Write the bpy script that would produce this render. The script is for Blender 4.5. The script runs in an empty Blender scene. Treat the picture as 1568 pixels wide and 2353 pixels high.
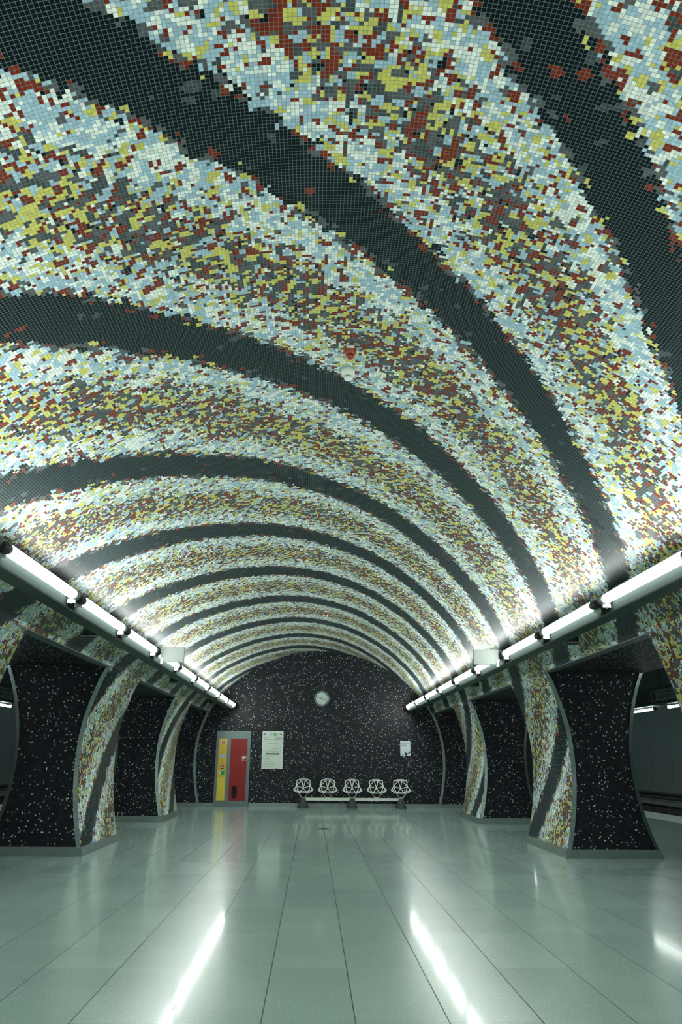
import bpy, bmesh, math, random
import numpy as np
from mathutils import Vector, Matrix
random.seed(7)
R = math.radians
SC = bpy.context.scene
COL = SC.collection

# ------------------------------------------------------------------ camera
FPX, CX, CY, CAMH = 1700.0, 784.0, 1176.5, 1.38
def _n(v): return v / np.linalg.norm(v)
vY = _n(np.array([718 - CX, -(1743 - CY), FPX]))
vZ = np.array([.0085, 1, (567 + 66 * .0085) / FPX]); vZ = _n(vZ - vY * vZ.dot(vY))
vX = np.cross(vY, vZ)
if vX[0] < 0: vX = -vX
MM = np.array([vX, vY, vZ])
cam = bpy.data.cameras.new('camera'); camo = bpy.data.objects.new('camera', cam); COL.objects.link(camo)
cam.sensor_fit = 'VERTICAL'; cam.sensor_height = 36.0; cam.lens = FPX / 2353 * 36.0
cam.clip_start = .05; cam.clip_end = 200
m = Matrix.Identity(4)
for i in range(3):
    m[i][0] = MM[i, 0]; m[i][1] = MM[i, 1]; m[i][2] = -MM[i, 2]
m[2][3] = CAMH
camo.matrix_world = m
SC.camera = camo

# ------------------------------------------------------------------ light level
EXPOSURE = 0.0
TUBE = 43.5           # radiance of the hall tubes
PTUBE = 34.0          # radiance of the platform tubes
AMB = .035
SC.view_settings.view_transform = 'Standard'; SC.view_settings.look = 'None'
SC.view_settings.exposure = EXPOSURE; SC.view_settings.gamma = 1; SC.view_settings.use_curve_mapping = False
W = bpy.data.worlds.new('world'); SC.world = W; W.use_nodes = True
W.node_tree.nodes['Background'].inputs[0].default_value = (.55, .8, .85, 1)
W.node_tree.nodes['Background'].inputs[1].default_value = AMB

# ------------------------------------------------------------------ node helpers
class NT:
    def __init__(s, name):
        s.m = bpy.data.materials.new(name); s.m.use_nodes = True
        s.t = s.m.node_tree; s.b = s.t.nodes['Principled BSDF']
    def new(s, typ, **kw):
        n = s.t.nodes.new(typ)
        for k, v in kw.items(): setattr(n, k, v)
        return n
    def put(s, sock, v):
        if isinstance(v, bpy.types.NodeSocket): s.t.links.new(v, sock)
        elif isinstance(v, (tuple, list)) and len(v) == 3 and sock.type == 'RGBA': sock.default_value = (*v, 1)
        else: sock.default_value = v
    def math(s, op, a, b=None, c=None, clamp=False):
        n = s.new('ShaderNodeMath', operation=op, use_clamp=clamp)
        s.put(n.inputs[0], a)
        if b is not None: s.put(n.inputs[1], b)
        if c is not None: s.put(n.inputs[2], c)
        return n.outputs[0]
    def vmath(s, op, a, b=None, scale=None):
        n = s.new('ShaderNodeVectorMath', operation=op)
        s.put(n.inputs[0], a)
        if b is not None: s.put(n.inputs[1], b)
        if scale is not None: s.put(n.inputs[3], scale)
        return n.outputs['Value'] if op in ('LENGTH', 'DOT_PRODUCT', 'DISTANCE') else n.outputs[0]
    def sep(s, v):
        n = s.new('ShaderNodeSeparateXYZ'); s.put(n.inputs[0], v); return n.outputs
    def comb(s, x, y, z=0.0):
        n = s.new('ShaderNodeCombineXYZ')
        for i, q in enumerate((x, y, z)): s.put(n.inputs[i], q)
        return n.outputs[0]
    def mix(s, f, a, b):
        n = s.new('ShaderNodeMix', data_type='RGBA')
        s.put(n.inputs[0], f); s.put(n.inputs[6], a); s.put(n.inputs[7], b); return n.outputs[2]
    def ramp(s, f, stops, interp='CONSTANT'):
        n = s.new('ShaderNodeValToRGB'); cr = n.color_ramp; cr.interpolation = interp
        s.put(n.inputs[0], f)
        while len(cr.elements) < len(stops): cr.elements.new(.5)
        for e, (p, c) in zip(cr.elements, stops): e.position = p; e.color = (*c, 1)
        return n.outputs[0]
    def voro(s, v, scale, rnd=1.0):
        n = s.new('ShaderNodeTexVoronoi', voronoi_dimensions='3D', feature='F1')
        s.put(n.inputs['Vector'], v); n.inputs['Scale'].default_value = scale; n.inputs['Randomness'].default_value = rnd
        return n.outputs['Color'], n.outputs['Distance']
    def wn(s, v):
        n = s.new('ShaderNodeTexWhiteNoise', noise_dimensions='3D'); s.put(n.inputs['Vector'], v); return n.outputs
    def noise(s, v, scale, det=2):
        n = s.new('ShaderNodeTexNoise'); s.put(n.inputs['Vector'], v); n.inputs['Scale'].default_value = scale
        n.inputs['Detail'].default_value = det; return n.outputs[0]
    def bump(s, h, strength, dist):
        n = s.new('ShaderNodeBump'); s.put(n.inputs['Height'], h); n.inputs['Strength'].default_value = strength
        n.inputs['Distance'].default_value = dist; return n.outputs[0]
    def out(s, col=None, rough=None, metal=None, normal=None, spec=None, coat=None):
        for k, v in (('Base Color', col), ('Roughness', rough), ('Metallic', metal), ('Normal', normal),
                     ('Specular IOR Level', spec), ('Coat Weight', coat)):
            if v is not None: s.put(s.b.inputs[k], v)
        return s.m
def plain(name, col, rough=.5, metal=0.0, spec=None, coat=None):
    return NT(name).out(col, rough, metal, None, spec, coat)
def mottled(name, col, rough, metal=0.0, amt=.25, scale=9.0):
    n = NT(name); tc = n.new('ShaderNodeTexCoord').outputs['Object']
    f = n.noise(tc, scale, 4)
    c = n.mix(f, tuple(x * (1 - amt) for x in col), tuple(x * (1 + amt) for x in col))
    return n.out(c, n.math('MULTIPLY_ADD', f, .2, rough - .1), metal)
def emis(name, col, st):
    n = NT(name); n.put(n.b.inputs['Emission Color'], col); n.b.inputs['Emission Strength'].default_value = st
    return n.out((.8, .8, .8), .4)

# ------------------------------------------------------------------ section of the hall
XC = .24                      # x of the hall's axis
TILE = .0221
P0 = [(3.575, 0), (3.70, .6), (3.76, 1.2), (3.73, 1.8), (3.61, 2.3), (3.44, 2.73), (3.16, 3.15), (2.72, 3.62), (2.2, 3.99), (1.6, 4.30), (.8, 4.56), (0, 4.64)]
ctrl = [(-x, z) for x, z in P0] + [(x, z) for x, z in P0[-2::-1]]
def catmull(P, n):
    out = []
    P = [Vector(p) for p in P]
    Q = [P[0] * 2 - P[1]] + P + [P[-1] * 2 - P[-2]]
    for i in range(1, len(Q) - 2):
        a, b, c, d = Q[i - 1:i + 3]
        for k in range(n):
            t = k / n
            out.append(.5 * ((2 * b) + (c - a) * t + (2 * a - 5 * b + 4 * c - d) * t * t + (3 * b - a - 3 * c + d) * t ** 3))
    out.append(P[-1]); return out
prof = catmull(ctrl, 6)
arc = [0.0]
for a, b in zip(prof[:-1], prof[1:]): arc.append(arc[-1] + (b - a).length)
half = arc[-1] / 2
arc = [s - half for s in arc]          # arc length measured from the crown
ZL = 2.73                              # height of the passage lintels
iL = min(range(len(prof) // 2), key=lambda i: abs(prof[i].y - ZL)); iR = len(prof) - 1 - iL
YB, YF = 23.8, -8.0
TC, TR = (8.0, 1.35), 3.25             # platform tunnel circle (half coordinates)
def tunnel_u(z): return TC[0] - math.sqrt(max(0, TR * TR - (z - TC[1]) ** 2))
# helix of the dark bands: band centre at Y = Y0 + g(s)
gs = [(-6.6, -6.2), (-5.5, -5.1), (-4.15, -3.75), (-3.2, -3.0), (-2, -1.9), (-1, -.97), (0, 0), (1, 1.02), (2, 2.1), (3, 3.35), (3.5, 3.95), (4.2, 4.8), (5, 5.75), (5.63, 6.5), (6.65, 7.4)]
A_ = np.array([[s, s * s, s ** 3, s ** 4] for s, _ in gs]); G = np.linalg.lstsq(A_, np.array([y for _, y in gs]), rcond=None)[0]
Y0S = [-15.6, -13.2, -10.6, -8.1, -5.5, -3.0, -.6, 1.72, 3.87, 6.28, 8.90, 11.25, 13.7, 16.12, 18.6, 21.0, 23.2, 25.7, 28.1, 30.6, 33.0]

# ------------------------------------------------------------------ mosaic materials
C_DARK = (.003, .006, .0085); C_GRAY = (.085, .092, .095); C_GRAY2 = (.05, .062, .064); C_WHITE = (.72, .80, .72); C_BLUE = (.33, .50, .58)
C_YEL = (.54, .53, .115); C_RED = (.17, .023, .008); C_GROUT = (.14, .22, .22)
def mosaic_color():
    n = NT('helix_mosaic')
    uv = n.new('ShaderNodeUVMap').outputs[0]
    cell = n.vmath('ADD', n.vmath('FLOOR', uv), (.5, .5, 0))
    fr = n.sep(n.vmath('FRACTION', uv))
    cs = n.sep(cell)
    s = n.math('MULTIPLY', cs[0], TILE); y = n.math('MULTIPLY', cs[1], TILE)
    g = n.math('MULTIPLY_ADD', n.math('MULTIPLY_ADD', n.math('MULTIPLY_ADD', s, float(G[3]), float(G[2])), s, float(G[1])), s, float(G[0]))
    g = n.math('MULTIPLY', g, s)
    w = n.math('SUBTRACT', y, g)
    fc = n.new('ShaderNodeFloatCurve'); cm = fc.mapping; cv = cm.curves[0]
    n.put(fc.inputs['Value'], n.math('DIVIDE', n.math('ADD', w, 16.0), 50.0))
    pts = [((yy + 16) / 50, i / 20) for i, yy in enumerate(Y0S)]
    while len(cv.points) < len(pts): cv.points.new(.5, .5)
    for p, q in zip(cv.points, pts): p.location = q; p.handle_type = 'VECTOR'
    cm.update()
    ph = n.math('FRACT', n.math('MULTIPLY', fc.outputs[0], 20.0))
    d = n.math('SUBTRACT', .5, n.math('ABSOLUTE', n.math('SUBTRACT', ph, .5)))       # 0 at a band centre, .5 between bands
    big, _ = n.voro(n.vmath('ADD', cell, (.37, .21, 0)), 1 / 2.35)
    sml, _ = n.voro(n.vmath('ADD', cell, (71.3, 33.1, 5.0)), 1 / 1.4)
    mid, _ = n.voro(n.vmath('ADD', n.vmath('MULTIPLY', cell, (1, .62, 1)), (11.3, 53.1, 9.0)), 1 / 2.3)
    B = n.sep(big); S = n.sep(sml); M = n.sep(mid); Wn = n.wn(cell); WC = n.sep(Wn[1])
    j1 = n.math('MULTIPLY', n.math('SUBTRACT', B[2], .5), .05)
    dj = n.math('ADD', d, j1)
    j2 = n.math('MULTIPLY', n.math('SUBTRACT', M[2], .5), .16)
    dk = n.math('ADD', d, j2)
    z0 = n.ramp(B[0], [(0, C_DARK), (.972, C_GRAY2), (.992, C_RED)])
    z1 = n.ramp(B[0], [(0, C_DARK), (.25, C_GRAY), (.62, C_RED), (.86, C_YEL), (.93, C_BLUE)])
    z2a = n.ramp(B[0], [(0, C_WHITE), (.26, C_BLUE), (.62, C_WHITE), (.75, C_YEL), (.87, C_RED), (.955, C_GRAY)])
    z2b = n.ramp(S[0], [(0, C_BLUE), (.42, C_WHITE), (.76, C_YEL), (.87, C_RED), (.97, C_GRAY2)])
    z2 = n.mix(n.math('GREATER_THAN', M[0], .62), z2a, z2b)
    z3a = n.ramp(B[0], [(0, C_GRAY), (.21, C_YEL), (.40, C_RED), (.62, C_GRAY2), (.80, C_BLUE), (.91, C_YEL)])
    z3b = n.ramp(S[0], [(0, C_GRAY), (.24, C_BLUE), (.40, C_YEL), (.60, C_RED), (.82, C_DARK), (.94, C_WHITE)])
    z3 = n.mix(n.math('GREATER_THAN', M[0], .66), z3a, z3b)
    c = n.mix(n.math('GREATER_THAN', dj, .112), z0, z1)
    c = n.mix(n.math('GREATER_THAN', dj, .145), c, z2)
    c = n.mix(n.math('GREATER_THAN', dk, .335), c, z3)
    hsv = n.new('ShaderNodeHueSaturation'); n.put(hsv.inputs['Color'], c); n.put(hsv.inputs['Value'], n.math('MULTIPLY_ADD', WC[0], .3, .85))
    # dark scars in one band near the right rail
    UVp = n.comb(n.math('MULTIPLY', n.math('FLOOR', n.math('MULTIPLY', n.sep(uv)[0], 2)), TILE / 2), n.math('MULTIPLY', n.math('FLOOR', n.math('MULTIPLY', n.sep(uv)[1], 2)), TILE / 2))
    scar = None
    for (sa, ya, ra) in ((2.65, 7.0, .045), (2.80, 7.11, .04), (2.88, 7.14, .05), (3.11, 7.16, .07), (3.03, 7.56, .045), (3.20, 7.16, .035)):
        t_ = n.math('SUBTRACT', n.vmath('DISTANCE', n.vmath('MULTIPLY', UVp, (.7, 1, 1)), (sa * .7, ya, 0)), ra)
        scar = t_ if scar is None else n.math('MINIMUM', scar, t_)
    scar = n.math('LESS_THAN', n.math('ADD', scar, n.math('MULTIPLY', n.noise(UVp, 30, 2), .03)), .012)
    e = .041
    gx = n.math('MINIMUM', fr[0], n.math('SUBTRACT', 1.0, fr[0])); gy = n.math('MINIMUM', fr[1], n.math('SUBTRACT', 1.0, fr[1]))
    gm = n.math('LESS_THAN', n.math('MINIMUM', gx, gy), e)
    col = n.mix(scar, n.mix(gm, hsv.outputs[0], C_GROUT), (.012, .02, .022))
    # each glass tile sits at its own tiny tilt
    geo = n.new('ShaderNodeNewGeometry').outputs['Normal']
    tilt = n.vmath('SCALE', n.vmath('SUBTRACT', Wn[1], (.5, .5, .5)), scale=.035)
    nrm = n.vmath('NORMALIZE', n.vmath('ADD', geo, tilt))
    return n.out(col, n.mix(gm, (.3, .3, .3), (.8, .8, .8)), None, nrm, .12)
def mosaic_dark():
    n = NT('dark_mosaic')
    uv = n.vmath('MULTIPLY', n.new('ShaderNodeUVMap').outputs[0], (1.14, 1.14, 1))
    cell = n.vmath('ADD', n.vmath('FLOOR', uv), (.5, .5, 0)); fr = n.sep(n.vmath('FRACTION', uv))
    Wn = n.wn(cell); C = n.sep(Wn[1])
    big, _ = n.voro(cell, 1 / 2.2); B = n.sep(big)
    base = n.ramp(B[0], [(0, (.004, .006, .011)), (.45, (.008, .009, .017)), (.72, (.010, .015, .021)), (.92, (.017, .020, .029))])
    speck = n.ramp(C[1], [(0, (.50, .58, .62)), (.4, (.75, .82, .80)), (.62, (.55, .58, .33)), (.72, (.20, .22, .28)), (.9, (.35, .40, .40))])
    speck = n.vmath('SCALE', speck, scale=n.math('MULTIPLY_ADD', C[2], .85, .6))
    col = n.mix(n.math('GREATER_THAN', Wn[0], .951), base, speck)
    gx = n.math('MINIMUM', fr[0], n.math('SUBTRACT', 1.0, fr[0])); gy = n.math('MINIMUM', fr[1], n.math('SUBTRACT', 1.0, fr[1]))
    gm = n.math('LESS_THAN', n.math('MINIMUM', gx, gy), .06)
    geo = n.new('ShaderNodeNewGeometry').outputs['Normal']
    nrm = n.vmath('NORMALIZE', n.vmath('ADD', geo, n.vmath('SCALE', n.vmath('SUBTRACT', Wn[1], (.5, .5, .5)), scale=.06)))
    return n.out(n.mix(gm, col, (.002, .004, .005)), n.mix(gm, (.42, .42, .42), (.8, .8, .8)), None, nrm, .35)
M_HELIX = mosaic_color(); M_DARKM = mosaic_dark()

def floor_mat():
    n = NT('polished_stone_floor')
    P = n.new('ShaderNodeTexCoord').outputs['Object']
    p = n.sep(P)
    u = n.math('DIVIDE', n.math('SUBTRACT', p[0], .267), .5222); v = n.math('DIVIDE', n.math('SUBTRACT', p[1], 4.765), 1.10)
    c = n.comb(n.math('FLOOR', u), n.math('FLOOR', v)); fu = n.math('FRACT', u); fv = n.math('FRACT', v)
    du = n.math('MULTIPLY', n.math('MINIMUM', fu, n.math('SUBTRACT', 1.0, fu)), .5222)
    dv = n.math('MULTIPLY', n.math('MINIMUM', fv, n.math('SUBTRACT', 1.0, fv)), 1.10)
    W = n.wn(c)
    gran = n.noise(P, 95, 3); fleck, fd = n.voro(P, 60); F = n.sep(fleck); big = n.noise(P, 1.3, 3)
    base = n.mix(W[0], (.225, .335, .30), (.275, .39, .35))
    k = n.math('ADD', n.math('MULTIPLY_ADD', gran, .75, .60), n.math('MULTIPLY', n.math('SUBTRACT', big, .5), .25))
    base = n.vmath('SCALE', base, scale=k)
    fl = n.math('MULTIPLY', n.math('GREATER_THAN', F[0], .93), n.math('LESS_THAN', fd, .45))
    base = n.mix(n.math('MULTIPLY', fl, .22), base, (.5, .55, .5))
    gl = n.math('LESS_THAN', du, .0036); gc = n.math('MULTIPLY', n.math('LESS_THAN', dv, .0022), .6)
    gm = n.math('MAXIMUM', gl, gc)
    col = n.mix(gm, base, (.012, .04, .03))
    r = n.math('MULTIPLY_ADD', W[0], 0.0, .26)
    r = n.math('ADD', r, n.math('MULTIPLY', gm, .4))
    h = n.noise(P, 2.2, 2)
    t = n.sep(W[1])
    geo = n.new('ShaderNodeNewGeometry').outputs['Normal']
    tl = n.vmath('MULTIPLY', n.vmath('SUBTRACT', W[1], (.5, .5, .5)), (.0015, .0015, 0))
    nrm = n.vmath('NORMALIZE', n.vmath('ADD', geo, tl))
    n.put(n.b.inputs['Coat Weight'], .5); n.put(n.b.inputs['Coat Roughness'], 0.08); n.put(n.b.inputs['Coat IOR'], 1.15)
    n.put(n.b.inputs['Coat Normal'], nrm)
    return n.out(col, r, None, nrm, .45)
M_FLOOR = floor_mat()
def steel_mat(name, col, rough):
    n = NT(name); P = n.new('ShaderNodeTexCoord').outputs['Object']
    f = n.noise(n.vmath('MULTIPLY', P, (1, 1, 1)), 6, 4)
    fine = n.noise(P, 3, 2)
    c = n.mix(f, tuple(x * .8 for x in col), tuple(x * 1.15 for x in col))
    return n.out(c, n.math('MULTIPLY_ADD', fine, .15, rough), .92)
M_STEEL = steel_mat('brushed_steel', (.25, .335, .32), .17)
M_STRIP = steel_mat('dull_steel_strip', (.11, .15, .145), .24)
M_LINTEL = plain('satin_lintel_steel', (.15, .185, .185), .4, .3)
M_PLINTH = steel_mat('worn_steel_plinth', (.30, .38, .35), .33)
M_CAB = steel_mat('cabinet_steel', (.20, .26, .26), .42)
M_TUBE = emis('tube_glow', (.95, 1.0, .96), TUBE)
M_PTUBE = emis('platform_tube_glow', (.93, 1.0, .95), PTUBE)
M_RAIL = plain('rail_grey_green', (.025, .045, .04), .5)
M_RAILIN = plain('rail_inner_plate', (.014, .019, .017), 1.0, 0, 0.0)
M_CAP = plain('clear_end_cap', (.55, .62, .58), .2)
M_BLACK = plain('black_rubber', (.012, .016, .016), .5)
M_CHROME = plain('chrome', (.8, .85, .82), .15, 1.0)
M_TUNNEL = mottled('tunnel_lining', (.062, .105, .108), .6, 0, .2, 2)
M_TRENCH = mottled('track_bed', (.030, .038, .036), .8, 0, .3, 5)
M_EDGE = mottled('pale_platform_edge', (.62, .72, .69), .4, 0, .1, 3)
M_PIPE = plain('dark_pipe', (.025, .032, .032), .5)
M_LEDGE = mottled('concrete_ledge', (.13, .16, .15), .6)
M_CANOPY = plain('canopy_panel', (.045, .058, .058), .45)
M_SIGN = plain('grey_sign_face', (.20, .25, .235), .4)
M_INK = plain('dark_ink', (.012, .03, .032), .5)
M_WHITEP = plain('white_print', (.78, .85, .78), .35)
M_PAPER = plain('poster_paper', (.62, .72, .66), .4)
M_PAPERB = plain('bluish_paper', (.60, .70, .72), .45)
M_GREEN = plain('line_green', (.10, .42, .22), .4)
M_GREYINK = plain('grey_ink', (.10, .17, .155), .5)
M_YELLOW = plain('yellow_panel', (.56, .40, .05), .45)
M_YELLOWB = plain('bright_yellow_panel', (.66, .54, .055), .45)
M_RED = plain('red_panel', (.25, .011, .008), .5)
M_DRED = plain('dark_red_print', (.22, .02, .01), .5)
M_OCHRE = plain('ochre_print', (.42, .28, .02), .5)
M_SBLUE = plain('sky_blue_sticker', (.22, .42, .62), .4)
M_EMER = plain('emerald_sticker', (.01, .25, .13), .4)
M_CREAM = plain('cream_button', (.75, .62, .40), .4)
M_DEVR = plain('red_plastic', (.28, .045, .02), .35)
M_DEVW = plain('white_plastic', (.75, .82, .74), .35)
M_BOX = plain('grey_white_case', (.30, .34, .31), .5)
M_CHAIR = plain('cast_aluminium', (.78, .86, .78), .4, .15)
M_CONC = mottled('dark_concrete', (.045, .058, .055), .7, 0, .2, 12)
M_CLOCKR = plain('clock_ring', (.16, .24, .26), .35, .4)
M_CLOCKF = plain('clock_face', (.60, .72, .68), .25, 0, .5, 1.0)
M_SPK = plain('speaker_body', (.02, .028, .028), .5)
M_SPKR = plain('speaker_rim', (.20, .25, .22), .4)
M_GLASSD = plain('dark_window', (.008, .009, .012), .08)

# ------------------------------------------------------------------ mesh helpers
def link(name, bm, mats, parent=None, smooth=False):
    me = bpy.data.meshes.new(name); bm.to_mesh(me); bm.free()
    for mm in (mats if isinstance(mats, (list, tuple)) else [mats]): me.materials.append(mm)
    if smooth:
        for p in me.polygons: p.use_smooth = True
    o = bpy.data.objects.new(name, me); COL.objects.link(o)
    if parent is not None: o.parent = parent
    return o
def empty(name, loc, label=None, cat=None, group=None, rot=(0, 0, 0)):
    o = bpy.data.objects.new(name, None); COL.objects.link(o); o.location = loc; o.rotation_euler = rot
    o.empty_display_size = .1
    return tag(o, label, cat, group)
def tag(o, label=None, cat=None, group=None, kind=None):
    if label: o['label'] = label
    if cat: o['category'] = cat
    if group: o['group'] = group
    if kind: o['kind'] = kind
    return o
def box(bm, a, b, mi=0):
    vs = [bm.verts.new((x, y, z)) for x in (a[0], b[0]) for y in (a[1], b[1]) for z in (a[2], b[2])]
    for f in ((0, 1, 3, 2), (4, 6, 7, 5), (0, 4, 5, 1), (2, 3, 7, 6), (0, 2, 6, 4), (1, 5, 7, 3)):
        bm.faces.new([vs[i] for i in f]).material_index = mi
    bmesh.ops.recalc_face_normals(bm, faces=bm.faces[:])
def B(name, a, b, mat, parent=None, bev=0):
    bm = bmesh.new(); box(bm, [min(p, q) for p, q in zip(a, b)], [max(p, q) for p, q in zip(a, b)])
    if bev: bmesh.ops.bevel(bm, geom=bm.edges[:], offset=bev, segments=2, affect='EDGES')
    return link(name, bm, mat, parent)
def lathe(bm, prof_, seg=32, origin=(0, 0, 0), axis='Z', mi=0):
    rings = []
    for r, h in prof_:
        ring = []
        for k in range(seg):
            a = 2 * math.pi * k / seg
            p = (r * math.cos(a), r * math.sin(a), h)
            if axis == 'Y': p = (p[0], p[2], p[1])
            if axis == 'X': p = (p[2], p[0], p[1])
            ring.append(bm.verts.new([q + o for q, o in zip(p, origin)]))
        rings.append(ring)
    for a, b in zip(rings[:-1], rings[1:]):
        for k in range(seg):
            bm.faces.new((a[k], a[(k + 1) % seg], b[(k + 1) % seg], b[k])).material_index = mi
    for rg in (rings[0], rings[-1]):
        bm.faces.new(rg).material_index = mi
    bmesh.ops.recalc_face_normals(bm, faces=bm.faces[:])
def L(name, pr, mat, parent=None, origin=(0, 0, 0), axis='Z', seg=32, smooth=False):
    bm = bmesh.new(); lathe(bm, pr, seg, origin, axis); o = link(name, bm, mat, parent)
    if smooth:
        for p in o.data.polygons: p.use_smooth = len(p.vertices) == 4
    return o
def rod(bm, p, q, w, h=None, seg=6):
    p = Vector(p); q = Vector(q); d = (q - p).normalized(); h = h or w
    up = Vector((0, 0, 1)) if abs(d.z) < .9 else Vector((0, 1, 0))
    a = d.cross(up).normalized(); b = d.cross(a).normalized()
    r0 = []; r1 = []
    for k in range(seg):
        t = 2 * math.pi * k / seg + math.pi / seg
        o = a * math.cos(t) * w + b * math.sin(t) * h
        r0.append(bm.verts.new(p + o)); r1.append(bm.verts.new(q + o))
    for k in range(seg): bm.faces.new((r0[k], r0[(k + 1) % seg], r1[(k + 1) % seg], r1[k]))
    bm.faces.new(r0[::-1]); bm.faces.new(r1)
def slab(bm, pts, y0, y1, mi=0):
    """polygon in x,z given depth along y"""
    a = [bm.verts.new((x, y0, z)) for x, z in pts]; b = [bm.verts.new((x, y1, z)) for x, z in pts]
    bm.faces.new(a).material_index = mi; bm.faces.new(b[::-1]).material_index = mi
    n = len(pts)
    for k in range(n): bm.faces.new((a[k], b[k], b[(k + 1) % n], a[(k + 1) % n])).material_index = mi
    bmesh.ops.recalc_face_normals(bm, faces=bm.faces[:])
def SL(name, pts, y0, y1, mat, parent=None):
    bm = bmesh.new(); slab(bm, pts, y0, y1); return link(name, bm, mat, parent)
def text(name, s, x, y, z, size, mat, parent=None, align='LEFT', rot=(R(90), 0, 0), depth=.0015, width=None):
    cu = bpy.data.curves.new(name, 'FONT'); cu.body = s; cu.size = size; cu.align_x = align; cu.extrude = depth; cu.resolution_u = 3
    t = bpy.data.objects.new('tmp', cu); COL.objects.link(t)
    dg = bpy.context.evaluated_depsgraph_get(); me = bpy.data.meshes.new_from_object(t.evaluated_get(dg))
    bpy.data.objects.remove(t); bpy.data.curves.remove(cu)
    me.name = name; me.materials.clear(); me.materials.append(mat)
    sx = 1
    if width:
        xs = [v.co.x for v in me.vertices]; sx = width / max(1e-4, max(xs) - min(xs))
    o = bpy.data.objects.new(name, me); COL.objects.link(o); o.location = (x, y, z); o.rotation_euler = rot; o.scale = (sx, 1, 1)
    if parent is not None: o.parent = parent
    return o
def ring_pts(cx, cz, r, n=24): return [(cx + r * math.cos(2 * math.pi * k / n), cz + r * math.sin(2 * math.pi * k / n)) for k in range(n)]

# ------------------------------------------------------------------ structure
bm = bmesh.new(); uvl = bm.loops.layers.uv.new('UVMap')
ys = list(np.linspace(YF, YB, 33))
grid = [[bm.verts.new((XC + prof[i].x, y, prof[i].y)) for y in ys] for i in range(iL, iR + 1)]
for a in range(len(grid) - 1):
    for b in range(len(ys) - 1):
        idx = ((a, b), (a, b + 1), (a + 1, b + 1), (a + 1, b))
        f = bm.faces.new([grid[i][j] for i, j in idx]); f.smooth = True
        for l, (i, j) in zip(f.loops, idx): l[uvl].uv = (arc[iL + i] / TILE, ys[j] / TILE)
vault = link('ceiling', bm, M_HELIX); tag(vault, kind='structure')

UL = prof[iR].x       # half width at the lintel
UT = tunnel_u(ZL)     # platform side of the lintel
for side, sn in ((-1, 'left'), (1, 'right')):
    bm = bmesh.new(); uvl = bm.loops.layers.uv.new('UVMap')
    vs = [bm.verts.new((XC + side * u, y, ZL)) for u, y in ((UL, YF), (UL, YB), (UT, YB), (UT, YF))]
    f = bm.faces.new(vs)
    for l, (u, y) in zip(f.loops, ((UL, YF), (UL, YB), (UT, YB), (UT, YF))): l[uvl].uv = (u / TILE, y / TILE)
    tag(link('ceiling_passage_' + sn, bm, M_DARKM), kind='structure')

B('floor', (XC - 8.46, YF, -.12), (XC + 8.46, 34, 0), M_FLOOR)['kind'] = 'structure'

# end wall (its flanks follow the platform tunnels) and the wall behind the camera
def end_wall(name, y0, y1, face):
    zs = [0, .3, .6, .9, 1.2, 1.5, 1.8, 2.1, 2.4, 2.7]
    pts = [(XC + tunnel_u(z), z) for z in zs] + [(XC + UT, 4.95), (XC - UT, 4.95)] + [(XC - tunnel_u(z), z) for z in zs[::-1]]
    bm = bmesh.new(); slab(bm, pts, y0, y1); uvl = bm.loops.layers.uv.new('UVMap')
    for f in bm.faces:
        for l in f.loops:
            c = l.vert.co; l[uvl].uv = (c.x / TILE + 300, c.z / TILE) if abs(f.normal.y) > .5 else (c.y / TILE, c.z / TILE)
    tag(link(name, bm, M_DARKM), kind='structure')
end_wall('wall_back', YB, 34, 0)
end_wall('wall_front', YF - 1.0, YF, 1)
tag(B('baseboard_back', (-1.885, YB - .015, 0), (XC + 4.95, YB - .001, .105), M_PLINTH), kind='structure')
tag(B('baseboard_back_left', (XC - 4.95, YB - .015, 0), (-2.935, YB - .001, .105), M_PLINTH), kind='structure')

# arched steel strips on the end wall
def curve_strip(name, side, which, y0, y1, width, parent=None, z1=None, mat=M_STEEL, lo=0.0, t0=0.0, t1=0.0):
    pts = []
    if which == 'hall':
        idx = [i for i in range(iR, len(prof))]
        line = [(prof[i].x, prof[i].y) for i in idx][::-1]
        out = 1
    else:
        line = [(tunnel_u(z), z) for z in np.linspace(0, ZL, 28)]; out = -1
    low = [q for q in line if q[1] < lo]; line = [q for q in line if q[1] >= lo]
    if low:
        a_, b_ = low[-1], line[0]; t_ = (lo - a_[1]) / max(1e-6, b_[1] - a_[1]); line = [(a_[0] + (b_[0] - a_[0]) * t_, lo)] + line
    bm = bmesh.new()
    A = [(XC + side * u, z) for u, z in line]; Bq = [(XC + side * (u + out * width), z) for u, z in line]
    for k in range(len(A) - 1):
        quads = [A[k], Bq[k], Bq[k + 1], A[k + 1]]
        a = [bm.verts.new((x, y0 + (t0 if j in (1, 2) else 0), z)) for j, (x, z) in enumerate(quads)]; b = [bm.verts.new((x, y1 + (t1 if j in (1, 2) else 0), z)) for j, (x, z) in enumerate(quads)]
        bm.faces.new(a); bm.faces.new(b[::-1])
        bm.faces.new((a[0], b[0], b[3], a[3])); bm.faces.new((a[1], a[2], b[2], b[1]))
    bmesh.ops.remove_doubles(bm, verts=bm.verts[:], dist=1e-5)
    bmesh.ops.recalc_face_normals(bm, faces=bm.faces[:])
    return link(name, bm, mat, parent)
for k, side in enumerate((-1, 1)):
    o = curve_strip('trim_%d' % (k + 1), side, 'hall', YB - .008, YB - .002, .075, lo=.1, t0=-.024, mat=M_STRIP); tag(o, kind='structure')

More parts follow.
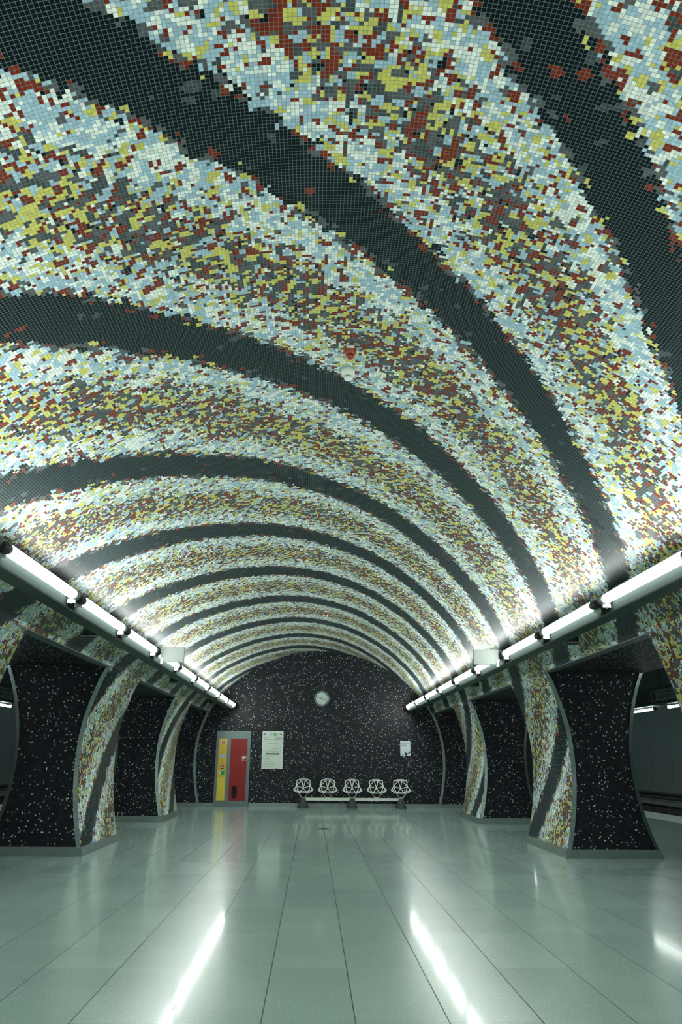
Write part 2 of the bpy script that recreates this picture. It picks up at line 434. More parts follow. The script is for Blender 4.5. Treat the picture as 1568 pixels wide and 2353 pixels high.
# ------------------------------------------------------------------ pillars
PY = [-6.3, -.2, 5.85, 11.95, 18.02]; PW = 2.1
def pillar(side, y0, label, group=None):
    y1 = y0 + PW
    root = empty('pillar', (XC + side * 4.2, (y0 + y1) / 2, 0), label, 'pillar')
    ox, oy = root.location.x, root.location.y
    hall = [(prof[i].x, prof[i].y, arc[i]) for i in range(iR, len(prof))][::-1]        # floor -> lintel
    track = [(tunnel_u(z), z, 0) for z in [p[1] for p in hall]]
    bm = bmesh.new(); uvl = bm.loops.layers.uv.new('UVMap')
    n = len(hall)
    V = {}
    for nm, ln in (('h', hall), ('t', track)):
        for k, (u, z, s) in enumerate(ln):
            for e, y in ((0, y0), (1, y1)): V[nm, k, e] = bm.verts.new((XC + side * u - ox, y - oy, min(z, ZL - .001)))
    def face(keys, uvs, mi):
        f = bm.faces.new([V[k] for k in keys]); f.material_index = mi
        for l, q in zip(f.loops, uvs): l[uvl].uv = q
        return f
    for k in range(n - 1):
        s0, s1 = side * hall[k][2], side * hall[k + 1][2]
        f = face([('h', k, 0), ('h', k, 1), ('h', k + 1, 1), ('h', k + 1, 0)],
             [(s0 / TILE, y0 / TILE), (s0 / TILE, y1 / TILE), (s1 / TILE, y1 / TILE), (s1 / TILE, y0 / TILE)], 0); f.smooth = True
        z0, z1 = hall[k][1], hall[k + 1][1]
        f = face([('t', k, 0), ('t', k + 1, 0), ('t', k + 1, 1), ('t', k, 1)],
             [(y0 / TILE, z0 / TILE), (y0 / TILE, z1 / TILE), (y1 / TILE, z1 / TILE), (y1 / TILE, z0 / TILE)], 1); f.smooth = True
        for e in (0, 1):
            off = 500 * side + 900 * e + y0 * 40
            off = float(int(off))
            face([('h', k, e), ('h', k + 1, e), ('t', k + 1, e), ('t', k, e)],
                 [(hall[k][0] / TILE + off, z0 / TILE), (hall[k + 1][0] / TILE + off, z1 / TILE), (track[k + 1][0] / TILE + off, z1 / TILE), (track[k][0] / TILE + off, z0 / TILE)], 1)
    for k in (0, n - 1): face([('h', k, 0), ('t', k, 0), ('t', k, 1), ('h', k, 1)], [(0, 0)] * 4, 1)
    bmesh.ops.recalc_face_normals(bm, faces=bm.faces[:])
    link('mosaic_body', bm, [M_HELIX, M_DARKM], root)
    for w in ('hall', 'track'):
        for ya, yb in ((y0 - .006, y0 + .004), (y1 - .004, y1 + .006)):
            o = curve_strip('edge_trim', side, w, ya, yb, .062, lo=.12, t0=-.020 if ya < y0 + .5 else 0, t1=.020 if ya > y0 + .5 else 0)
            for v in o.data.vertices:
                c = v.co
                v.co = (c.x - ox, c.y - oy, min(c.z, ZL - .002))
            o.parent = root
            # thin lip wrapped round the corner
    # stainless plinth, following the foot of the pillar
    bm = bmesh.new(); t = .016; H = .125
    def ring(z, t):
        i0 = hall[0][0] + (hall[1][0] - hall[0][0]) * min(1, z / hall[1][1]); q0 = tunnel_u(z)
        return [(XC + side * (i0 - t) - ox, y0 - t - oy), (XC + side * (q0 + t) - ox, y0 - t - oy), (XC + side * (q0 + t) - ox, y1 + t - oy), (XC + side * (i0 - t) - ox, y1 + t - oy)]
    lo_o = [bm.verts.new((x, y, 0)) for x, y in ring(0, t)]; hi_o = [bm.verts.new((x, y, H)) for x, y in ring(H, t)]
    lo_i = [bm.verts.new((x, y, 0)) for x, y in ring(0, .001)]; hi_i = [bm.verts.new((x, y, H)) for x, y in ring(H, .001)]
    for k in range(4):
        j = (k + 1) % 4
        bm.faces.new((lo_o[k], lo_o[j], hi_o[j], hi_o[k])); bm.faces.new((hi_o[k], hi_o[j], hi_i[j], hi_i[k])); bm.faces.new((lo_i[k], hi_i[k], hi_i[j], lo_i[j])); bm.faces.new((lo_o[k], lo_i[k], lo_i[j], lo_o[j]))
    bmesh.ops.recalc_face_normals(bm, faces=bm.faces[:])
    link('plinth', bm, M_PLINTH, root)
    return root
names = {0: 'left', 1: 'right'}
PL = {(-1, 2): 'mosaic pillar cut off by the left edge of the frame, seen only above the passage',
      (1, 2): 'mosaic pillar cut off by the right edge of the frame, red and yellow tiles showing',
      (-1, 3): 'nearest whole mosaic pillar on the left, dark speckled front with steel edges',
      (1, 3): 'nearest whole mosaic pillar on the right, dark speckled front with steel edges',
      (-1, 4): 'farther mosaic pillar on the left, nearest to the red and yellow cabinet',
      (1, 4): 'farther mosaic pillar on the right, partly hidden behind the nearest right pillar',
      (-1, 1): 'mosaic pillar beside the camera on the left, outside the photo',
      (1, 1): 'mosaic pillar beside the camera on the right, outside the photo',
      (-1, 0): 'mosaic pillar behind the camera on the left, outside the photo',
      (1, 0): 'mosaic pillar behind the camera on the right, outside the photo'}
for side in (-1, 1):
    for i, y in enumerate(PY): pillar(side, y + {(-1, 2): .42, (1, 2): .13}.get((side, i), 0), PL[side, i])
# steel strips on the lintel edges
k = 3
gaps = [(-8.0 + .0, PY[0])] + [(a + PW, b) for a, b in zip(PY[:-1], PY[1:])] + [(PY[-1] + PW, YB)]
for side in (-1, 1):
    for a, b in gaps:
        bm = bmesh.new()
        x0, x1 = XC + side * (UL - .003), XC + side * (UL + .14)
        box(bm, (min(x0, x1), a + .008, ZL - .012), (max(x0, x1), b - .04, ZL - .001))
        tag(link('trim_%d' % k, bm, M_LINTEL), kind='structure'); k += 1

# ------------------------------------------------------------------ light rails and tubes
TU, TZ = 2.65, 2.91
def light_rail(side, lab):
    root = empty('light_rail', (XC + side * 2.81, 8, 2.79), lab, 'light rail')
    o = root.location
    x0, x1 = XC + side * 2.72 - o.x, XC + side * 2.90 - o.x
    B('housing', (min(x0, x1), YF + .1 - o.y, 0), (max(x0, x1), 23.5 - o.y, .105), M_RAIL, root, .004)
    xa = XC + side * 2.716 - o.x
    B('inner_plate', (xa, YF + .12 - o.y, .008), (XC + side * 2.7195 - o.x, 23.48 - o.y, .222), M_RAILIN, root)  # plate extended above the housing to keep tube light off the nearby vault
    yy = YF + .6
    while yy < 23.4:       # hangers up to the vault
        bm = bmesh.new(); rod(bm, (side * .085, yy - o.y, .09), (side * .40, yy - o.y, .215), .009); link('hanger', bm, M_RAIL, root); yy += 4.04
    return root
light_rail(-1, 'long dark light rail hung under the left side of the vault')
light_rail(1, 'long dark light rail hung under the right side of the vault')
def tube_light():
    root = empty('tube_light', (0, 0, 0))
    h = .86
    L('lamp_tube', [(.036, -h + .05), (.047, -h + .06), (.047, h - .06), (.036, h - .05)], M_TUBE, root, axis='Y', seg=20, smooth=True)
    for s in (-1, 1):
        L('end_cap', sorted([(.036, s * (h - .055)), (.040, s * (h - .03)), (.040, s * h), (.024, s * (h + .012))], key=lambda q: q[1]), M_CAP, root, axis='Y', seg=20)
        c = L('connector', sorted([(.05, s * (h + .012)), (.05, s * (h + .06)), (.03, s * (h + .09))], key=lambda q: q[1]), M_BLACK, root, axis='Y', seg=16)
        bm = bmesh.new(); box(bm, (-.012, s * (h + .02) - .012, -.075), (.064, s * (h + .02) + .012, -.035)); link('bracket', bm, M_CAP, root)
        L('screw', [(.009, -.084), (.009, -.075)], M_CHROME, root, origin=(.03, s * (h + .02), 0), seg=10)
    return root
def copy_tree(o, parent=None):
    c = o.copy(); COL.objects.link(c)
    if parent is not None: c.parent = parent
    for ch in [x for x in bpy.data.objects if x.parent == o]: copy_tree(ch, c)
    return c
proto = tube_light(); first = True
ORD = ['nearest', 'second nearest', 'third nearest', 'fourth nearest', 'fifth nearest', 'fourth farthest', 'third farthest', 'second farthest', 'farthest']
for side, base, pitch, sn in ((-1, 7.37, 1.99, 'left'), (1, 7.20, 2.02, 'right')):
    for k_ in range(-6, 9):
        yc = base + pitch * k_ - .86
        o = proto if first else copy_tree(proto); first = False
        o.location = (XC + side * TU, yc, TZ); o.rotation_euler = (0, 0, 0 if side > 0 else math.pi)
        if k_ < 0: lab = 'glowing tube lamp on the %s light rail, out of frame near or behind the camera' % sn; 
        else: lab = 'glowing white tube lamp, %s of those in view on the %s light rail' % (ORD[k_], sn)
        tag(o, lab, 'tube lamp', 'tube lamps on the %s light rail' % sn)

# plate boxes hanging beside the third tubes
def plate_box(x0, x1, z0, z1, y, side, lab):
    root = empty('junction_box', ((x0 + x1) / 2, y, z0), lab, 'box')
    w = abs(x1 - x0) / 2
    B('case', (-w, 0, 0), (w, .055, z1 - z0), M_BOX, root, .004)
    bm = bmesh.new(); cx = XC + side * TU - root.location.x; cz = TZ - z0
    n = 24
    for k_ in range(n):
        a, b = 2 * math.pi * k_ / n, 2 * math.pi * (k_ + 1) / n
        rod(bm, (cx + .062 * math.cos(a), -.03, cz + .062 * math.sin(a)), (cx + .062 * math.cos(b), -.03, cz + .062 * math.sin(b)), .006)
    link('cable_ring', bm, M_BLACK, root)
    B('clip', (side * (w - .045), -.012, -.03), (side * (w - .005), 0, .06), M_CAP, root)
plate_box(-2.345, -1.99, 2.76, 2.99, 11.50, -1, 'white rectangular box hung on the left light rail beside a tube lamp')
plate_box(2.44, 2.825, 2.76, 2.99, 11.345, 1, 'white rectangular box hung on the right light rail beside a tube lamp')

# loudspeakers between rail and vault
for side, sn in ((-1, 'left'), (1, 'right')):
    for q, (y, w) in enumerate(((3.45, 'out of frame nearest the camera'), (9.53, 'nearest in view'), (15.58, 'middle one in view'), (21.7, 'farthest in view'))):
        r = empty('ceiling_speaker', (XC + side * 3.1, y, 2.82), 'round ceiling speaker above the %s passages, %s' % (sn, w), 'speaker', 'ceiling speakers on the %s side' % sn)
        L('housing', [(.085, .012), (.095, .05), (.07, .16), (.05, .2), (.02, .40)], M_SPK, r, seg=28, smooth=True)
        L('rim', [(.10, 0), (.108, .004), (.108, .012), (.09, .014)], M_SPKR, r, seg=32)
        L('grille', [(.088, -.002), (.088, .004)], M_SPK, r, seg=28)

# detectors under the crown
def detectors(y, wh, zc=4.625):
    x = XC + .01
    r = empty('alarm_sounder', (x, y, zc), 'red round alarm unit with white label under the vault crown, %s' % wh, 'alarm')
    L('body', [(.052, .012), (.052, -.025), (.044, -.055), (.036, -.062)], M_DEVR, r, smooth=True)
    L('dome', [(.034, -.062), (.030, -.085), (.016, -.095)], M_DEVR, r, smooth=True)
    B('label_plate', (-.034, -.058, -.022), (.034, -.050, .004), M_DEVW, r)
    yy = y + .37
    r = empty('smoke_detector', (x, yy, zc), 'white round smoke detector just behind the red alarm unit, %s' % wh, 'detector')
    L('base', [(.058, .012), (.060, -.02), (.058, -.045), (.040, -.050)], M_DEVW, r, smooth=True)
    L('chamber', [(.026, -.050), (.026, -.068)], M_SPKR, r)
    L('cap', [(.034, -.068), (.036, -.076), (.030, -.086)], M_DEVW, r, smooth=True)
detectors(5.42, 'nearer pair'); detectors(17.05, 'far pair')

# ------------------------------------------------------------------ things on the end wall
# fire and emergency cabinet
cab = empty('emergency_cabinet', (-2.41, YB - .07, 0), 'tall steel cabinet with a yellow panel and a red door on the end wall', 'cabinet')
ox, oy = cab.location.x, cab.location.y
def q(x): return x - ox
B('body', (q(-2.93), 0, 0), (q(-1.89), .069, 2.165), M_CAB, cab, .004)
yp = B('yellow_panel', (q(-2.845), -.012, .175), (q(-2.60), 0, 1.94), M_YELLOW, cab)
def Zp(py): return 1.94 - (py - 1697) * .01246
B('lower_panel', (q(-2.845), -.016, .175), (q(-2.60), -.012, Zp(1787.5)), M_YELLOWB, cab)['label'] = 'brighter yellow lower panel'
B('seam', (q(-2.845), -.0135, Zp(1717) - .004), (q(-2.60), -.012, Zp(1717) + .003), M_OCHRE, yp)
cxp = q(-2.715)
B('button_plate', (cxp - .062, -.02, Zp(1706) - .065), (cxp + .062, -.012, Zp(1706) + .065), M_CREAM, yp)
L('button', [(.05, -.028), (.05, -.02)], M_DRED, yp, origin=(cxp, 0, Zp(1706)), axis='Y')
L('button_centre', [(.022, -.034), (.022, -.028)], M_CREAM, yp, origin=(cxp, 0, Zp(1706)), axis='Y')
L('sos_ring', [(.072, -.0135), (.072, -.012)], M_OCHRE, yp, origin=(cxp, 0, Zp(1724.5)), axis='Y')
L('sos_disc', [(.065, -.0145), (.065, -.0135)], M_YELLOW, yp, origin=(cxp, 0, Zp(1724.5)), axis='Y')
text('lettering', 'SOS', cxp, -.0155, Zp(1724.5) - .02, .062, M_OCHRE, yp, 'CENTER')
text('lettering', 'Vészhívó', cxp, -.0135, Zp(1732.5) - .008, .034, M_DRED, yp, 'CENTER', width=.15)
B('sticker', (cxp - .062, -.0135, Zp(1737.5) - .05), (cxp + .062, -.012, Zp(1737.5) + .04), M_SBLUE, yp)['label'] = 'light blue sticker'
L('faint_mark', [(.03, -.0135), (.03, -.012)], M_OCHRE, yp, origin=(cxp, 0, Zp(1747)), axis='Y', seg=6)
text('lettering', 'STOP', cxp - .045, -.0135, Zp(1755) - .012, .035, M_DRED, yp, 'CENTER', width=.07)
text('lettering', 'STOP', cxp + .045, -.0135, Zp(1755) - .012, .035, M_DRED, yp, 'CENTER', width=.07)
B('push_box', (cxp - .048, -.03, Zp(1763.7) - .05), (cxp + .048, -.012, Zp(1763.7) + .05), M_DRED, yp, .004)
B('push_window', (cxp - .034, -.033, Zp(1763.7) - .018), (cxp + .034, -.03, Zp(1763.7) + .022), M_CREAM, yp)
B('exit_sticker', (cxp - .035, -.0135, Zp(1776.6) - .052), (cxp + .075, -.012, Zp(1776.6) + .052), M_EMER, yp)['label'] = 'green sticker'
SL('heart_mark', [(cxp - .06, Zp(1776.6) - .04), (cxp - .035, Zp(1776.6) - .01), (cxp - .045, Zp(1776.6) + .035), (cxp - .065, Zp(1776.6) + .03), (cxp - .07, Zp(1776.6))], -.0145, -.012, M_WHITEP, yp)
door = B('red_door', (q(-2.485), -.014, .17), (q(-1.985), 0, 1.94), M_RED, cab, .003)
ov = [(q(-2.315) + .078 * math.cos(t), .50 + .085 * math.sin(t)) for t in np.linspace(0, math.pi, 12)] + [(q(-2.315) + .078 * math.cos(t), .32 + .085 * math.sin(t)) for t in np.linspace(math.pi, 2 * math.pi, 12)]
SL('oval_window', ov, -.018, -.014, M_GLASSD, door)
fx0, fx1, fz0, fz1 = q(-2.15), q(-2.0), 1.295, 1.445
for a, b in (((fx0, fz0), (fx1, fz0 + .007)), ((fx0, fz1 - .007), (fx1, fz1)), ((fx0, fz0), (fx0 + .007, fz1)), ((fx1 - .007, fz0), (fx1, fz1))):
    B('sign_border', (a[0], -.0155, a[1]), (b[0], -.014, b[1]), M_CREAM, door)
SL('hose_symbol', [(fx0 + .035, fz0 + .01), (fx0 + .048, fz0 + .01), (fx0 + .048, fz0 + .055), (fx0 + .09, fz0 + .06), (fx0 + .09, fz0 + .09), (fx1 - .012, fz0 + .10), (fx1 - .012, fz0 + .112), (fx0 + .09, fz0 + .125), (fx0 + .035, fz0 + .128)], -.016, -.014, M_WHITEP, door)
B('key_lock', (q(-2.095), -.020, 1.03), (q(-2.065), -.014, 1.11), M_DRED, door, .004)

# line map poster
po = empty('line_map_sign', (-1.22, YB - .012, 1.07), 'white line map sign with arrows beside the red and yellow cabinet', 'sign')
PWd, PH = .64, 1.10
B('panel', (-.32, 0, 0), (.32, .011, PH), M_PAPER, po, .002)
def px(u): return (u - .5) * PWd
def pz(v): return (1 - v) * PH
def arrow(u, v, d):
    x, z = px(u), pz(v); s = d
    SL('arrow', [(x - s * .038, z + .006), (x + s * .012, z + .006), (x + s * .004, z + .026), (x + s * .012, z + .030), (x + s * .040, z), (x + s * .012, z - .030), (x + s * .004, z - .026), (x + s * .012, z - .006), (x - s * .038, z - .006)], -.0015, 0, M_INK, po)
arrow(.13, .080, -1); arrow(.87, .083, 1)
L('circle_ring', [(.054, -.0012), (.054, 0)], M_GREYINK, po, origin=(px(.405), 0, pz(.085)), axis='Y')
L('circle_fill', [(.050, -.002), (.050, -.001)], M_PAPER, po, origin=(px(.405), 0, pz(.085)), axis='Y')
text('lettering', 'M4', px(.405), -.0025, pz(.085) - .016, .046, M_GREYINK, po, 'CENTER')
L('line_disc', [(.051, -.0015), (.051, 0)], M_GREEN, po, origin=(px(.605), 0, pz(.088)), axis='Y')
text('lettering', '4', px(.60), -.0025, pz(.088) - .028, .080, M_WHITEP, po, 'CENTER')
text('lettering', 'Keleti', px(.07), -.001, pz(.175) - .012, .046, M_INK, po, width=.115)
text('lettering', 'pályaudvar', px(.07), -.001, pz(.22) - .012, .046, M_INK, po, width=.225)
text('lettering', 'Kelenföld', px(.93) - .19, -.001, pz(.18) - .012, .046, M_INK, po, width=.19)
text('lettering', 'vasútállomás', px(.93) - .265, -.001, pz(.225) - .012, .046, M_INK, po, width=.265)
B('rule', (px(.06), -.001, pz(.27)), (px(.94), 0, pz(.2675)), M_GREYINK, po)
rows = [('Kelenföld vasútállomás', .335, .29, .81), ('Bikás park', .402, .57, .81), ('Újbuda-központ', .468, .44, .81), ('Móricz Zsigmond körtér', .535, .20, .79),
        ('Fővám tér', .668, .20, .44), ('Kálvin tér', .735, .20, .42), ('Rákóczi tér', .803, .20, .46), ('II. János Pál pápa tér', .870, .20, .69), ('Keleti pályaudvar', .937, .20, .60)]
for s_, v, u0, u1 in rows: text('lettering', s_, px(u0), -.001, pz(v) - .009, .032, M_GREYINK, po, width=(u1 - u0) * PWd)
bar = B('station_bar', (px(.20), -.0015, pz(.622)), (px(.82), 0, pz(.582)), M_INK, po)
text('lettering', 'SZENT GELLÉRT TÉR', px(.28), -.0022, pz(.602) - .010, .030, M_WHITEP, bar, width=.27)
for u, v0, v1, mm, w in ((.865, .33, .60, M_GREEN, .006), (.865, .60, .93, M_GREYINK, .002), (.165, .33, .60, M_GREYINK, .002), (.165, .60, .94, M_GREEN, .006)):
    B('route_line', (px(u) - w / 2, -.001, pz(v1)), (px(u) + w / 2, 0, pz(v0)), mm, po)
for u, v, t_ in ((.93, .335, '6'), (.09, .735, '3'), (.08, .925, '10')): text('lettering', t_, px(u), -.001, pz(v) - .009, .028, M_INK, po, 'CENTER')
bm = bmesh.new()
for a, b in zip([(.32, .39), (.335, .42), (.33, .45), (.31, .465)], [(.335, .42), (.33, .45), (.31, .465), (.285, .475)]):
    rod(bm, (px(a[0]), -.001, pz(a[1])), (px(b[0]), -.001, pz(b[1])), .0015)
link('small_map_mark', bm, M_GREYINK, po)
B('footer_mark', (px(.66), -.001, pz(.992)), (px(.73), 0, pz(.982)), M_INK, po)

# small notice
sm = empty('notice_poster', (2.855, YB - .008, 1.48), 'small white notice poster alone on the right of the end wall', 'poster')
B('sheet', (-.155, 0, 0), (.155, .007, .43), M_PAPERB, sm)
text('lettering', 'Mindig van', -.12, -.001, .345, .058, M_INK, sm, width=.225)
text('lettering', 'holnap', -.12, -.001, .292, .058, M_INK, sm, width=.145)
SL('hand_shape', [(.155, .135), (.10, .095), (.055, .070), (.03, .088), (-.005, .108), (-.028, .10), (-.025, .06), (.0, .0), (.035, .0), (.05, .035), (.10, .070), (.155, .098)], -.0012, 0, M_INK, sm)
SL('blue_wedge', [(.155, .165), (.13, .135), (.075, .088), (.10, .095), (.155, .135)], -.0008, 0, M_SBLUE, sm)
B('logo_mark', (-.12, -.001, .025), (-.06, 0, .045), M_GREYINK, sm)
B('tape_tab', (-.03, -.001, .425), (-.01, 0, .445), M_GREEN, sm)

# clock
ck = empty('wall_clock', (.262, YB - .005, 3.16), 'round wall clock high on the dark end wall', 'clock')
bm = bmesh.new()
pr = [(.245, 0), (.245, -.055), (.232, -.072), (.208, -.07), (.203, -.045), (.203, 0)]
rings = []
for r_, h_ in pr: rings.append([bm.verts.new((r_ * math.cos(2 * math.pi * k / 48), h_, r_ * math.sin(2 * math.pi * k / 48))) for k in range(48)])
for a, b in zip(rings, rings[1:] + rings[:1]):
    for k in range(48): bm.faces.new((a[k], a[(k + 1) % 48], b[(k + 1) % 48], b[k]))
bmesh.ops.recalc_face_normals(bm, faces=bm.faces[:]); link('rim', bm, M_CLOCKR, ck, True)
L('shade_ring', [(.204, -.034), (.204, -.030)], M_BLACK, ck, axis='Y', seg=48)  # black ring painted in for the shadow inside the deep rim
fc = L('dial', [(.190, -.036), (.190, -.001)], M_CLOCKF, ck, axis='Y', seg=48)
bm = bmesh.new()
for k in range(12):
    a = math.pi * k / 6; r0, r1 = .145, .180
    rod(bm, (r0 * math.sin(a), -.038, r0 * math.cos(a)), (r1 * math.sin(a), -.038, r1 * math.cos(a)), .006, .002, 4)
link('hour_marks', bm, M_INK, fc)
def hand(name, ang, ln, w):
    a = R(ang); bm = bmesh.new(); rod(bm, (-.04 * math.sin(a), -.044, -.04 * math.cos(a)), (ln * math.sin(a), -.044, ln * math.cos(a)), w, .003, 4); link(name, bm, M_INK, ck)
hand('minute_hand', 288, .172, .012); hand('hour_hand', 114, .112, .019)
L('hand_hub', [(.016, -.050), (.016, -.036)], M_INK, ck, axis='Y', seg=16)

# bench with five wire seats
bench = empty('seat_bench', (1.2, YB - .36, 0), 'bench of five pale faceted wire seats on three dark concrete feet', 'bench')
xs = [-.25, .475, 1.205, 1.93, 2.655]
def wire_seat(x):
    bm = bmesh.new(); w = .0125
    T1, T2 = (-.062, .19, .80), (.062, .19, .80); B1, B2 = (-.190, .155, .765), (.190, .155, .765)
    t1, t2 = (-.055, .185, .765), (.055, .185, .765)
    S1, S2 = (-.208, .08, .605), (.208, .08, .605); C = (0, .06, .545)
    F1, F2 = (-.085, -.02, .452), (.085, -.02, .452)
    E1, E2 = (-.15, -.0, .462), (.15, -.0, .462)
    A1, A2 = (-.292, -.05, .495), (.292, -.05, .495); H1, H2 = (-.215, -.19, .448), (.215, -.19, .448); N1, N2 = (-.085, -.24, .425), (.085, -.24, .425)
    segs = [(T1, T2), (T1, B1), (T2, B2), (t1, t2), (t1, B1), (t2, B2), (B1, S1), (B2, S2), (t1, C), (t2, C), (t1, S1), (t2, S2), (S1, C), (S2, C),
            (C, F1), (C, F2), (S1, E1), (S2, E2), (S1, A1), (S2, A2), (A1, H1), (A2, H2), (H1, N1), (H2, N2), (N1, N2), (E1, F1), (F1, F2), (F2, E2),
            (E1, A1), (E2, A2), (E1, H1), (E2, H2), (F1, N1), (F2, N2), (E1, N1), (E2, N2), ((-.25, -.02, .545), (-.235, -.12, .47)), ((.25, -.02, .545), (.235, -.12, .47))]
    for a, b in segs: rod(bm, (a[0] + x, a[1], a[2]), (b[0] + x, b[1], b[2]), w, w * .8, 6)
    box(bm, (x - .062, .182, .762), (x + .062, .192, .772)); box(bm, (x - .062, .184, .79), (x + .062, .194, .806))
    return bm
for k, xx in enumerate(xs):
    x = xx - 1.2
    sh = link('seat_shell', wire_seat(x), M_CHAIR, bench)
    bm = bmesh.new()
    for sx in (-1, 1):
        for yy in (-.16, .0): rod(bm, (x + sx * .155, yy, .435), (x + sx * .06, yy * .4, .295), .006)
    box(bm, (x - .062, -.06, .284), (x + .062, .05, .298))
    link('seat_support', bm, M_CHAIR, sh)
for xx in (xs[0], xs[2], xs[4]):
    L('concrete_foot', [(.165, 0), (.16, .03), (.105, .15), (.068, .284)], M_CONC, bench, origin=(xx - 1.2, 0, 0), seg=28, smooth=True)
for a, b in ((xs[0], xs[2]), (xs[2], xs[4])):
    SL('beam', [(a - 1.2 + .066, .282), (a - 1.2 + .092, .205), (b - 1.2 - .092, .205), (b - 1.2 - .066, .282)], -.05, .04, M_CHAIR, bench)
for xx in (xs[1], xs[3]): B('beam_clamp', (xx - 1.2 - .06, -.058, .195), (xx - 1.2 + .06, .048, .29), M_CHAIR, bench, .004)

# floor cover
dr = L('floor_cover', [(.125, 0), (.125, .004), (.115, .006)], M_BLACK, None, seg=36); dr.location = (.262, 16.58, 0)
tag(dr, 'small round dark cover set in the floor before the bench', 'floor cover')

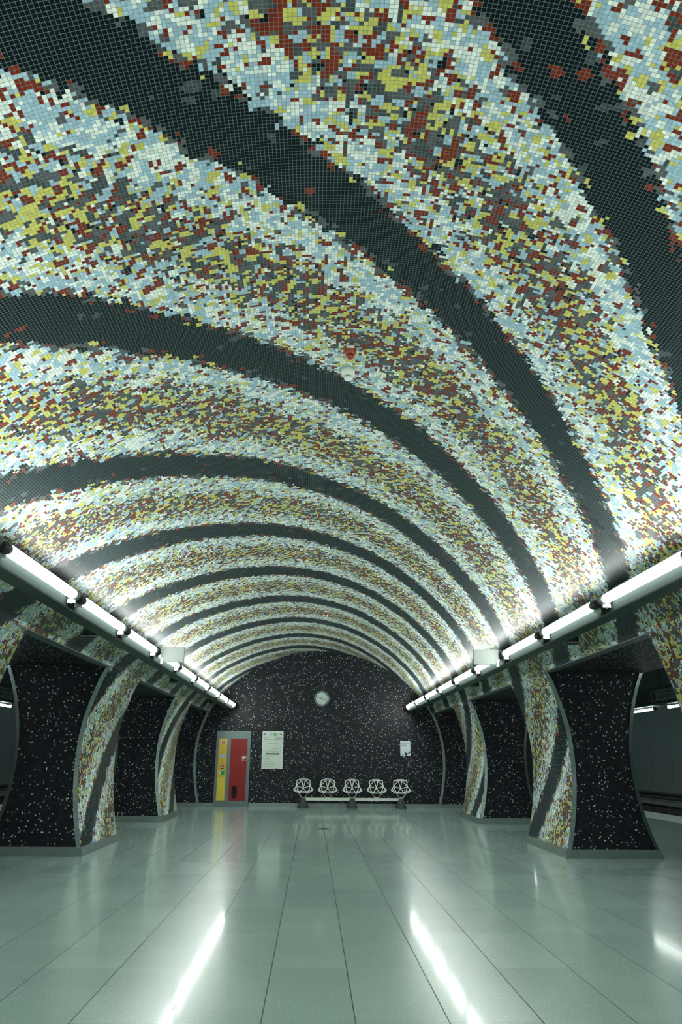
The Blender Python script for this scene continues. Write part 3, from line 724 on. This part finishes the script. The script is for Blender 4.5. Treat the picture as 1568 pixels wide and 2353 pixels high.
# ------------------------------------------------------------------ platforms either side
def platform(side, sn):
    X = lambda u: XC + side * u
    # lining
    bm = bmesh.new(); a0 = math.pi - math.asin((ZL - TC[1]) / TR); a1 = -.33
    n = 26; angs = [a0 + (a1 - a0) * k / n for k in range(n + 1)]
    g = [[bm.verts.new((X(TC[0] + TR * math.cos(a)), y, TC[1] + TR * math.sin(a))) for y in (YF, 34)] for a in angs]
    for k in range(n): f = bm.faces.new((g[k][0], g[k][1], g[k + 1][1], g[k + 1][0])); f.smooth = True
    tag(link('wall_tunnel_' + sn, bm, M_TUNNEL), kind='structure')
    # panel joints of the lining
    bm = bmesh.new(); y = YF + 1
    while y < 34:
        for k in range(8, n - 1):
            p = [(X(TC[0] + (TR - .004) * math.cos(a)), TC[1] + (TR - .004) * math.sin(a)) for a in (angs[k], angs[k + 1])]
            vs = [bm.verts.new((p[0][0], y, p[0][1])), bm.verts.new((p[0][0], y + .02, p[0][1])), bm.verts.new((p[1][0], y + .02, p[1][1])), bm.verts.new((p[1][0], y, p[1][1]))]
            bm.faces.new(vs)
        y += 1.5
    tag(link('trim_lining_' + sn, bm, M_PIPE), kind='structure')
    def SB(nm, u0, u1, z0, z1, mm, y0=YF, y1=34): return tag(B(nm, (X(u0), y0, z0), (X(u1), y1, z1), mm), kind='structure')
    SB('trim_platform_gap_' + sn, 8.46, 8.54, -.12, -.01, M_GLASSD)
    SB('trim_platform_edge_' + sn, 8.54, 9.56, -.12, 0, M_EDGE)
    SB('wall_platform_' + sn, 9.4, 9.5, -1.2, -.12, M_TRENCH)
    SB('floor_track_' + sn, 9.4, 11.3, -1.3, -1.2, M_TRENCH)
    SB('wall_track_' + sn, 11.0, 11.1, -1.2, .06, M_TRENCH)
    SB('trim_ledge_' + sn, 10.9, 11.12, .06, .18, M_LEDGE)
    bm = bmesh.new(); y = YF + .3
    while y < 34: box(bm, (min(X(10.985), X(11.0)), y, -1.2), (max(X(10.985), X(11.0)), y + .03, .06)); y += .75
    tag(link('trim_track_wall_' + sn, bm, M_LEDGE), kind='structure')
    for z, r_, w in ((.28, .05, 'lower'), (.41, .04, 'upper')):
        bm = bmesh.new(); rod(bm, (0, 0, 0), (0, 40, 0), r_, r_, 10)
        for k in range(20): rod(bm, (0, 1 + k * 2, 0), (side * .07, 1 + k * 2, 0), .03)
        o = link('cable_pipe', bm, M_PIPE); o.location = (X(10.97), YF + .5, z)
        tag(o, 'dark %s pipe along the far track wall of the %s platform' % (w, sn), 'pipe')
    for uu in (9.8, 10.6):
        o = B('track_rail', (X(uu) - .035, YF, -1.2), (X(uu) + .035, 34, -1.05), M_STEEL)
        tag(o, 'steel rail in the %s track bed, %s' % (sn, 'nearer the platform' if uu < 10.2 else 'nearer the far wall'), 'rail')
    # end caps of the tunnels
    for nm, y in (('wall_tunnel_end_' + sn, 34.0), ('wall_tunnel_front_' + sn, YF)):
        o = B(nm, (X(4.4), y - .02, -1.3), (X(11.5), y + .02, 4.8), M_TUNNEL); tag(o, kind='structure')
    # canopy with tubes
    c = empty('platform_canopy', (X(7.9), 10, 2.62), 'dark lighting canopy hung over the %s platform' % sn, 'canopy')
    ox, oy, oz = c.location
    B('beam', (X(7.76) - ox, YF + .2 - oy, 0), (X(8.05) - ox, 33.5 - oy, .42), M_CANOPY, c, .01)
    B('lower_edge', (X(7.70) - ox, YF + .2 - oy, .0), (X(7.76) - ox, 33.5 - oy, .03), M_STEEL, c)
    for k in range(10):
        y = YF + 1.5 + k * 4
        bm = bmesh.new(); zt = TC[1] + TR - oz - .01; rod(bm, (0, y - oy, .42), (0, y - oy, zt), .012); link('hanger', bm, M_RAIL, c)
    ti = 0
    e0 = 17.63 if side > 0 else 17.55
    for k in range(-11, 7):
        ya = e0 + k * 2.4
        if ya < YF + .3 or ya > 31: continue
        t = empty('platform_tube_lamp', (X(7.76), ya + .85, 2.545), None, 'tube lamp', 'tube lamps over the %s platform' % sn)
        if side > 0:
            lb = {0: 'platform tube lamp seen beside the nearest right pillar, left one of two', -1: 'platform tube lamp under the grey station sign, at the right frame edge'}.get(k)
        else: lb = {0: 'platform tube lamp seen at the left frame edge'}.get(k)
        t['label'] = lb or 'tube lamp of the %s platform canopy, hidden from view by pillars' % sn
        L('lamp_tube', [(.020, -.84), (.026, -.83), (.026, .83), (.020, .84)], M_PTUBE, t, axis='Y', seg=14, smooth=True)
        for s in (-1, 1): B('holder', (-.03, s * .86 - .03, -.03), (.03, s * .86 + .03, .050), M_CANOPY, t)
    return c
platform(-1, 'left'); platform(1, 'right')

def station_sign(side, y_a, y_b, lab):
    # face looks towards the hall
    x = XC + side * 7.75
    s = empty('station_sign', (x, (y_a + y_b) / 2, 2.70), lab, 'sign', rot=(0, 0, R(-90) if side > 0 else R(90)))
    w = (y_b - y_a) / 2
    B('face', (-w, -.03, 0), (w, .0, .25), M_SIGN, s)
    L('roundel', [(.105, -.033), (.105, -.03)], M_CANOPY, s, origin=(-w + .15, 0, .125), axis='Y')
    text('lettering', 'Szent Gellért tér', -w + .38, -.032, .165, .085, M_INK, s, width=.95)
    for r_, z in ((0, .095), (1, .045)):
        xx = -w + .38
        for wd, tx in ((.16, 'Keleti'), (.10, 'pu.'), (.2, 'Fővám'), (.1, 'tér'), (.2, 'Kálvin')):
            text('lettering', tx, xx, -.032, z, .045, M_INK, s, width=wd); xx += wd + .05
station_sign(1, 15.45, 17.66, 'grey station name sign on the right platform canopy above the tube lamps')
station_sign(-1, 18.0, 20.4, 'grey station name sign on the left platform canopy at the left frame edge')
